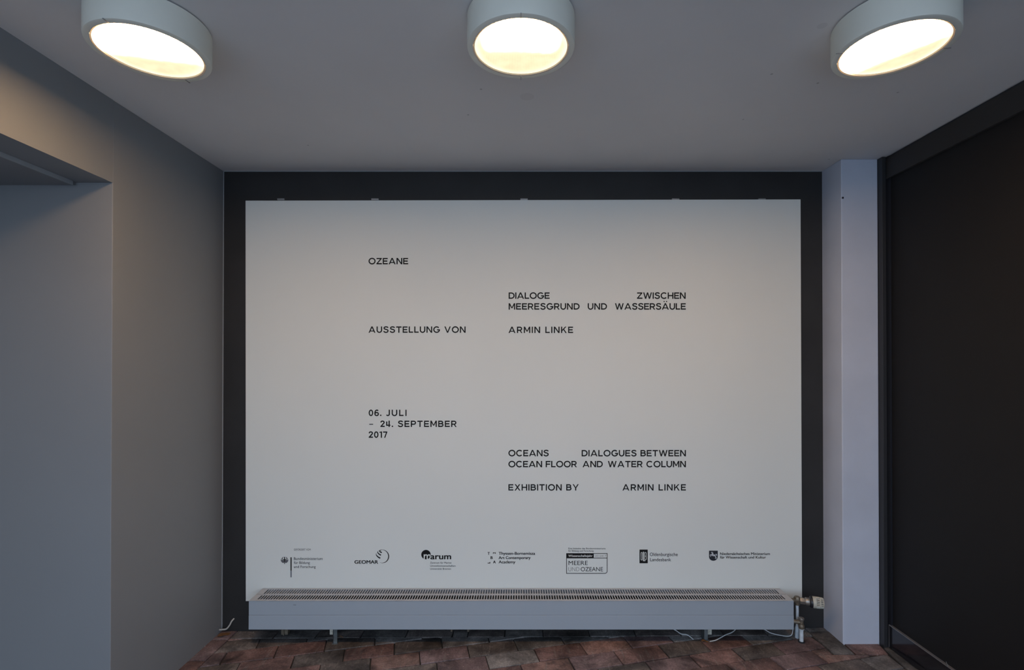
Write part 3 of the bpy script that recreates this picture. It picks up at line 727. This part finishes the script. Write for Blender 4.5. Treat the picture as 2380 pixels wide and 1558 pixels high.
smalltext(lg, [('Nieders\u00e4chsisches Ministerium', 1673.5, 1789.6, 1290.6, 6.3), ('f\u00fcr Wissenschaft und Kultur', 1673.5, 1780.3, 1298.8, 6.3)], 'two line dark ministry name', bold=.024)

# ------------------------------------------------------------------ radiator
XA, XB = atY(578, 1430, 2.638).x, atY(1845, 1430, 2.638).x
YR, YRB = 2.638, 2.782
ZT = atY(1210, 1397, YR).z; ZB = atY(1210, 1464, YR).z; ZM = atY(1210, 1430.5, YR).z
rad = empty('radiator', ((XA+XB)/2, (YR+YRB)/2, 0), 'long low grey radiator with slotted top grille below the white board', 'radiator')
B('front_panel', M['rad'], XA, XB, YR, YR+.010, ZM+.0003, ZT-.0003, parent=rad, bev=.0012)
B('front_panel', M['rad'], XA, XB, YR-.0016, YR+.010, ZB, ZM-.0002, parent=rad, bev=.0018)
B('end_panel', M['rad'], XA+.0005, XA+.004, YR+.010, YRB, ZB, ZT-.002, parent=rad)
B('end_panel', M['rad'], XB-.004, XB-.0005, YR+.010, YRB, ZB, ZT-.002, parent=rad)
B('back_panel', M['rad'], XA+.004, XB-.004, YRB-.006, YRB-.0005, ZB, ZT-.002, parent=rad)
B('bottom_tray', M['raddark'], XA+.004, XB-.004, YR+.010, YRB-.006, ZB+.02, ZB+.024, parent=rad)
bm = bmesh.new(); sp = atY(685, 1406.5, YR)
box(bm, sp.x-.008, sp.x+.007, YR-.0006, YR+.001, sp.z-.0012, sp.z+.0010, bev=.0004)
o = link('paint_chip', bm, M['foot'], rad); o['label'] = 'small dark scuff on the upper front panel'
# grille: frame rails and thin bars in two rows
bm = bmesh.new()
rows = [(2.655, 2.702), (2.719, 2.770)]
zt0 = ZT-.0025
GX0, GX1 = atY(602, 1390, 2.68).x, atY(1822, 1390, 2.68).x
box(bm, XA, GX0, YR, YRB, zt0, ZT, bev=.0006); box(bm, GX1, XB, YR, YRB, zt0, ZT, bev=.0006)
box(bm, GX0, GX1, YR, rows[0][0], zt0, ZT); box(bm, GX0, GX1, rows[0][1], rows[1][0], zt0, ZT); box(bm, GX0, GX1, rows[1][1], YRB, zt0, ZT)
link('grille_frame', bm, M['radtop'], rad)
bm = bmesh.new(); NS = 205; pitch = (GX1-GX0)/NS
for k in range(NS+1):
    x = GX0 + k*pitch
    for r0, r1 in rows: box(bm, x-.0026, x+.0026, r0, r1, ZT-.0028, ZT-.0004)
o = link('grille_bars', bm, M['radtop'], rad); o['kind'] = 'stuff'
B('seam', M['raddark'], XA+.002, GX0+.020, 2.7105, 2.7120, ZT-.001, ZT+.0003, parent=rad)
B('seam', M['raddark'], GX1-.020, XB-.002, 2.7105, 2.7120, ZT-.001, ZT+.0003, parent=rad)
bm = bmesh.new()
for k in range(0, 300):
    x = XA+.03 + k*(XB-XA-.06)/299
    box(bm, x-.0005, x+.0005, YR+.014, YRB-.010, ZB+.03, ZT-.022)
o = link('fins', bm, M['fin'], rad); o['kind'] = 'stuff'
def foot(px, py_b, label=None):
    q = onfloor(px, py_b); bm = bmesh.new(); w = .011
    box(bm, q.x-w, q.x+w, q.y-.002, q.y+.002, fz(q.x)+.001, ZB+.021, bev=.0006)
    box(bm, q.x-w, q.x-w+.003, q.y-.002, q.y+.032, fz(q.x)+.001, ZB+.021)
    box(bm, q.x-w-.004, q.x+w+.004, q.y-.008, q.y+.036, fz(q.x)-.001, fz(q.x)+.003, bev=.0006)
    o = link('support_foot', bm, M['foot'], rad); return q, o
q1, f1_ = foot(779, 1497); q2, f2_ = foot(1640, 1488.5)
for q, px0, px1, par in ((q1, 766.0, 777.0, f1_), (q2, 1645.0, 1654.5, f2_)):
    y_ = q.y+.022; a_, c_ = atY(px0, 1476, y_), atY(px1, 1460, y_)
    bm = bmesh.new(); box(bm, a_.x, c_.x, y_, y_+.025, a_.z, ZB+.021, bev=.002); lathe(bm, [(0, .004), (.0045, .004), (.0055, 0)], ((a_.x+c_.x)/2, y_, a_.z+.014), (0, -1, 0), 12)
    o = link('mounting_block', bm, M['cream'], rad); o['label'] = 'cream mounting block with a screw'
p = atY(663, 1474, 2.74); bm = bmesh.new(); box(bm, p.x-.018, p.x+.018, 2.73, 2.76, p.z, ZB+.021, bev=.002); box(bm, p.x-.004, p.x+.0, 2.722, 2.73, p.z, ZB+.021)
o = link('wall_bracket', bm, M['brass'], rad); o['label'] = 'rusty brown bracket'
for px in (1049.5, 1088):
    p = atY(px, 1468, 2.72); bm = bmesh.new(); lathe(bm, [(0, 0), (.006, 0), (.006, .03), (0, .03)], (p.x, 2.72, p.z), seg=12); o = link('drain_stub', bm, M['brass'], rad, smooth=True)

# thermostatic valve on the right end
P0 = Vector((1.448, 2.700, .205))
tv = empty('thermostatic_valve', (1.448, 2.70, 0), 'tarnished valve with cream thermostat head at the radiator right end', 'valve')
ax = Vector((1.576-P0.x, 2.655-P0.y, .208-P0.z)); LEN = ax.length; ax.normalize()
def L_(name, prof, o_, axis, m, parent, seg=32, label=None):
    bm = bmesh.new(); lathe(bm, prof, o_, axis, seg); bmesh.ops.recalc_face_normals(bm, faces=bm.faces)
    o = link(name, bm, M[m], parent, smooth=True)
    if label: o['label'] = label
    return o
bm = bmesh.new()
lathe(bm, [(0, -.024), (.012, -.024), (.0135, -.018), (.0135, -.006), (.016, -.002), (.0165, .012), (.013, .019), (0, .021)], P0, (0, 0, 1), 8)
lathe(bm, [(0, 0), (.011, 0), (.011, .03), (.013, .03), (.013, .044), (0, .044)], P0 + Vector((-.046, 0, .0)), (1, 0, 0), 8)
bmesh.ops.recalc_face_normals(bm, faces=bm.faces); link('valve_body', bm, M['brass'], tv, smooth=True)
L_('pipe', [(0, -.21), (.0075, -.21), (.0075, -.02), (0, -.02)], P0, (0, 0, 1), 'pipe', tv, 20, 'white painted riser pipe')
L_('pipe_collar', [(0, 0), (.012, 0), (.0115, .05), (.0085, .062), (0, .062)], (P0.x, P0.y, fz(P0.x)), (0, 0, 1), 'pipe', tv, 14, 'white painted sleeve at the floor')
L_('hex_nut', [(0, .010), (.013, .010), (.0175, .014), (.0175, .034), (.016, .038), (0, .038)], P0, ax, 'nickel', tv, 6)
rn = L_('ring_nut', [(0, .036), (.0175, .036), (.0195, .040), (.0195, .058), (.0175, .061), (0, .061)], P0, ax, 'nickel', tv, 24)
HS = P0 + ax*.057
L_('collar', [(0, 0), (.021, 0), (.0275, .004), (.0285, .008), (.0285, .013), (.0265, .015), (0, .015)], HS, ax, 'collar', tv, 40, 'black plastic collar')
# head with real slots: ribbed cylinder
bm = bmesh.new(); seg = 72; q = Vector((0, 0, 1)).rotation_difference(ax); HL = .062
rings = []
prof = [(.0, .013, 0), (.0275, .013, 0), (.029, .016, 0), (.0285, .028, 0), (.0285, .029, 1), (.0280, .044, 1), (.0280, .045, 0), (.0276, .048, 0), (.0274, .049, 2), (.0262, .060, 2), (.0260, .061, 0), (.0245, HL+.002, 0), (.018, HL+.004, 0), (0, HL+.004, 0)]
for r_, hh, slot in prof:
    ring = []
    for k in range(seg):
        rr_ = r_ - (.0035 if (slot and ((k//2) % 2 == 0) and r_ > .01) else 0)
        a_ = 2*math.pi*k/seg
        ring.append(bm.verts.new(HS + q @ Vector((rr_*math.cos(a_), rr_*math.sin(a_), hh))) if r_ > 0 or k == 0 else None)
    rings.append(ring)
for a_, b2 in zip(rings, rings[1:]):
    for k in range(seg):
        k2 = (k+1) % seg
        if a_[1] is None: bm.faces.new((a_[0], b2[k2], b2[k]))
        elif b2[1] is None: bm.faces.new((a_[k], a_[k2], b2[0]))
        else: bm.faces.new((a_[k], a_[k2], b2[k2], b2[k]))
bmesh.ops.recalc_face_normals(bm, faces=bm.faces)
th = link('thermostat_head', bm, M['cream'], tv); th['label'] = 'cream ribbed turning head'
bm = bmesh.new()      # dark slots lie at the bottom of the ribs
for k in range(0, seg, 4):
    a_ = 2*math.pi*(k+.5)/seg
    for h0, h1, rr_ in ((.030, .0435, .0256), (.050, .0595, .0246)):
        dv = q @ Vector((math.cos(a_), math.sin(a_), 0)); tv_ = q @ Vector((-math.sin(a_), math.cos(a_), 0))
        c1_, c2_ = HS + dv*rr_ + ax*h0, HS + dv*(rr_-.0006) + ax*h1
        bm.faces.new([bm.verts.new(v) for v in (c1_-tv_*.0012, c1_+tv_*.0012, c2_+tv_*.0012, c2_-tv_*.0012)])
link('slots', bm, M['collar'], th)
# return valve
rv = empty('return_valve', (1.446, 2.657, 0), 'small tarnished return valve on a white floor pipe at the radiator corner', 'valve')
R0 = Vector((1.446, 2.657, 0))
zc = lambda py: atY(1860, py, R0.y).z
L_('pipe', [(0, 0), (.0098, 0), (.0095, zc(1464)), (.013, zc(1463)), (.0135, zc(1461.5)), (0, zc(1461.5))], R0, (0, 0, 1), 'pipe', rv, 24, 'white painted floor pipe')
L_('floor_sleeve', [(0, 0), (.016, 0), (.016, .005), (.0125, .006), (0, .006)], R0 + Vector((0, 0, fz(1.446)-.001)), (0, 0, 1), 'raddark', rv, 24)
L_('union_nut', [(0, zc(1462)), (.0125, zc(1462)), (.0145, zc(1459)), (.0148, zc(1454)), (.013, zc(1451.5)), (0, zc(1451))], R0, (0, 0, 1), 'brass', rv, 8)
bm = bmesh.new()
lathe(bm, [(0, zc(1452)), (.010, zc(1452)), (.010, zc(1443)), (0, zc(1443))], R0, (0, 0, 1), 16)
lathe(bm, [(0, 0), (.0135, 0), (.0135, .012), (.010, .014), (.010, .046), (0, .046)], (XB+.0, 2.675, zc(1447.5)), Vector((1, -.35, 0)), 10)
bmesh.ops.recalc_face_normals(bm, faces=bm.faces); link('valve_body', bm, M['brass'], rv, smooth=True)
L_('cap', [(0, 0), (.010, 0), (.0125, .005), (.0138, .012), (.0130, .0155), (0, .0165)], R0 + Vector((0, 0, zc(1443.5))), (0, 0, 1), 'nickel', rv, 24, 'round dull cap')

# cables
def cable(name, pts, r, m, label, cat='cable', group=None):
    c0_ = Vector(pts[0]); bm = bmesh.new(); tube(bm, [Vector(p)-c0_ for p in pts], r)
    o = link(name, bm, M[m], smooth=True); o.location = c0_; tag(o, label, cat, group); return o
cable('power_cable', [atY(1560, 1460, 2.735), atY(1571, 1466, 2.725), atY(1583, 1474, 2.71), atY(1598, 1476.5, 2.70), onfloor(1611.5, 1487, .003)], .0026, 'cable', 'short white cable under the radiator, left of the right support foot')
cable('power_cable', [atY(1712, 1458, 2.73), atY(1707, 1466, 2.72), atY(1699, 1471.5, 2.705), atY(1685, 1477, 2.69), atY(1665, 1488, 2.665), onfloor(1649.5, 1491.5, .003)], .0026, 'cable', 'white cable sloping down to the right support foot')
cable('power_cable', [atY(1770, 1460, 2.72), atY(1781, 1466, 2.715), atY(1793, 1472.5, 2.70), atY(1815, 1477.5, 2.69), atY(1832, 1479.5, 2.68), atY(1840.5, 1475, 2.675), atY(1843, 1462, 2.67)], .0022, 'cable', 'thin white cable looping below the right end of the radiator')
cable('wall_cable', [atY(509, 1464.5, 2.776), atY(517, 1464, 2.777), atY(526, 1462.5, 2.782), atY(533, 1455, 2.788), atY(539, 1444, 2.793), atY(546, 1436.5, 2.806)], .0042, 'gcable', 'pale grey cable stub curving up the black wall in left corner')

# leaves and scraps
def leaf(px, py, L, Wd, ang, m, label):
    p = onfloor(px, py, .004); bm = bmesh.new(); n = 10; top = []; bot = []
    for k in range(n+1):
        t = k/n; w = Wd*math.sin(math.pi*t)**.7*(1+.25*math.sin(9*t)); z = .004*math.sin(5*t)
        top.append(bm.verts.new(((t-.5)*L, w/2, z+.003))); bot.append(bm.verts.new(((t-.5)*L, -w/2, z)))
    for k in range(n):
        try: bm.faces.new((top[k], bot[k], bot[k+1], top[k+1]))
        except ValueError: pass
    r_ = bmesh.ops.extrude_face_region(bm, geom=bm.faces[:]); bmesh.ops.translate(bm, verts=[v for v in r_['geom'] if isinstance(v, bmesh.types.BMVert)], vec=(0, 0, -.0006))
    bmesh.ops.recalc_face_normals(bm, faces=bm.faces)
    o = link('dry_leaf', bm, M[m]); o.location = p; o.rotation_euler = (0, 0, math.radians(ang)); return tag(o, label, 'leaf')
leaf(521, 1476, .062, .030, 40, 'leaf', 'orange brown dry leaf on the floor in the left corner')
leaf(793, 1481, .020, .010, 25, 'leaf2', 'pale curled leaf behind the left support foot')
leaf(1638, 1491, .035, .014, 0, 'leaf', 'brown leaf scraps at the right support foot')
def pebble(px, py, s, label, sx_=1.0):
    p = onfloor(px, py, .001); bm = bmesh.new(); bmesh.ops.create_icosphere(bm, subdivisions=1, radius=s)
    for v in bm.verts: v.co.x *= sx_*random.uniform(.8, 1.2); v.co.z = max(v.co.z*.5, -.0005); v.co.y *= random.uniform(.8, 1.2)
    o = link('grit_crumb', bm, M['debris']); o.location = p; return tag(o, label, 'grit')
pebble(589.5, 1470, .0028, 'white crumb on the bricks under the radiator left end')
pebble(474.5, 1502.5, .0026, 'long pale chip on the floor beside the grey wall', 3.2)
pebble(1979, 1519, .0030, 'pale flat chip in front of the white pilaster', 1.4)
# grass blade stuck on kick plate edge
t0 = Vector((1.852, 2.06, .131))
pp = [ (1.8515, (1.8515*F/(2200-PX)), .131) ]
p0 = Vector(pp[0]); bm = bmesh.new(); tube(bm, [(0, 0, 0), (-.001, .004, .010), (-.002, .009, .018)], .0007, 6)
o = link('grass_blade', bm, M['alu'], smooth=True); o.location = p0; tag(o, 'tiny pale blade sticking up from the kick plate edge', 'debris')

if C.objects.get('t'): bpy.data.objects.remove(C.objects['t'])
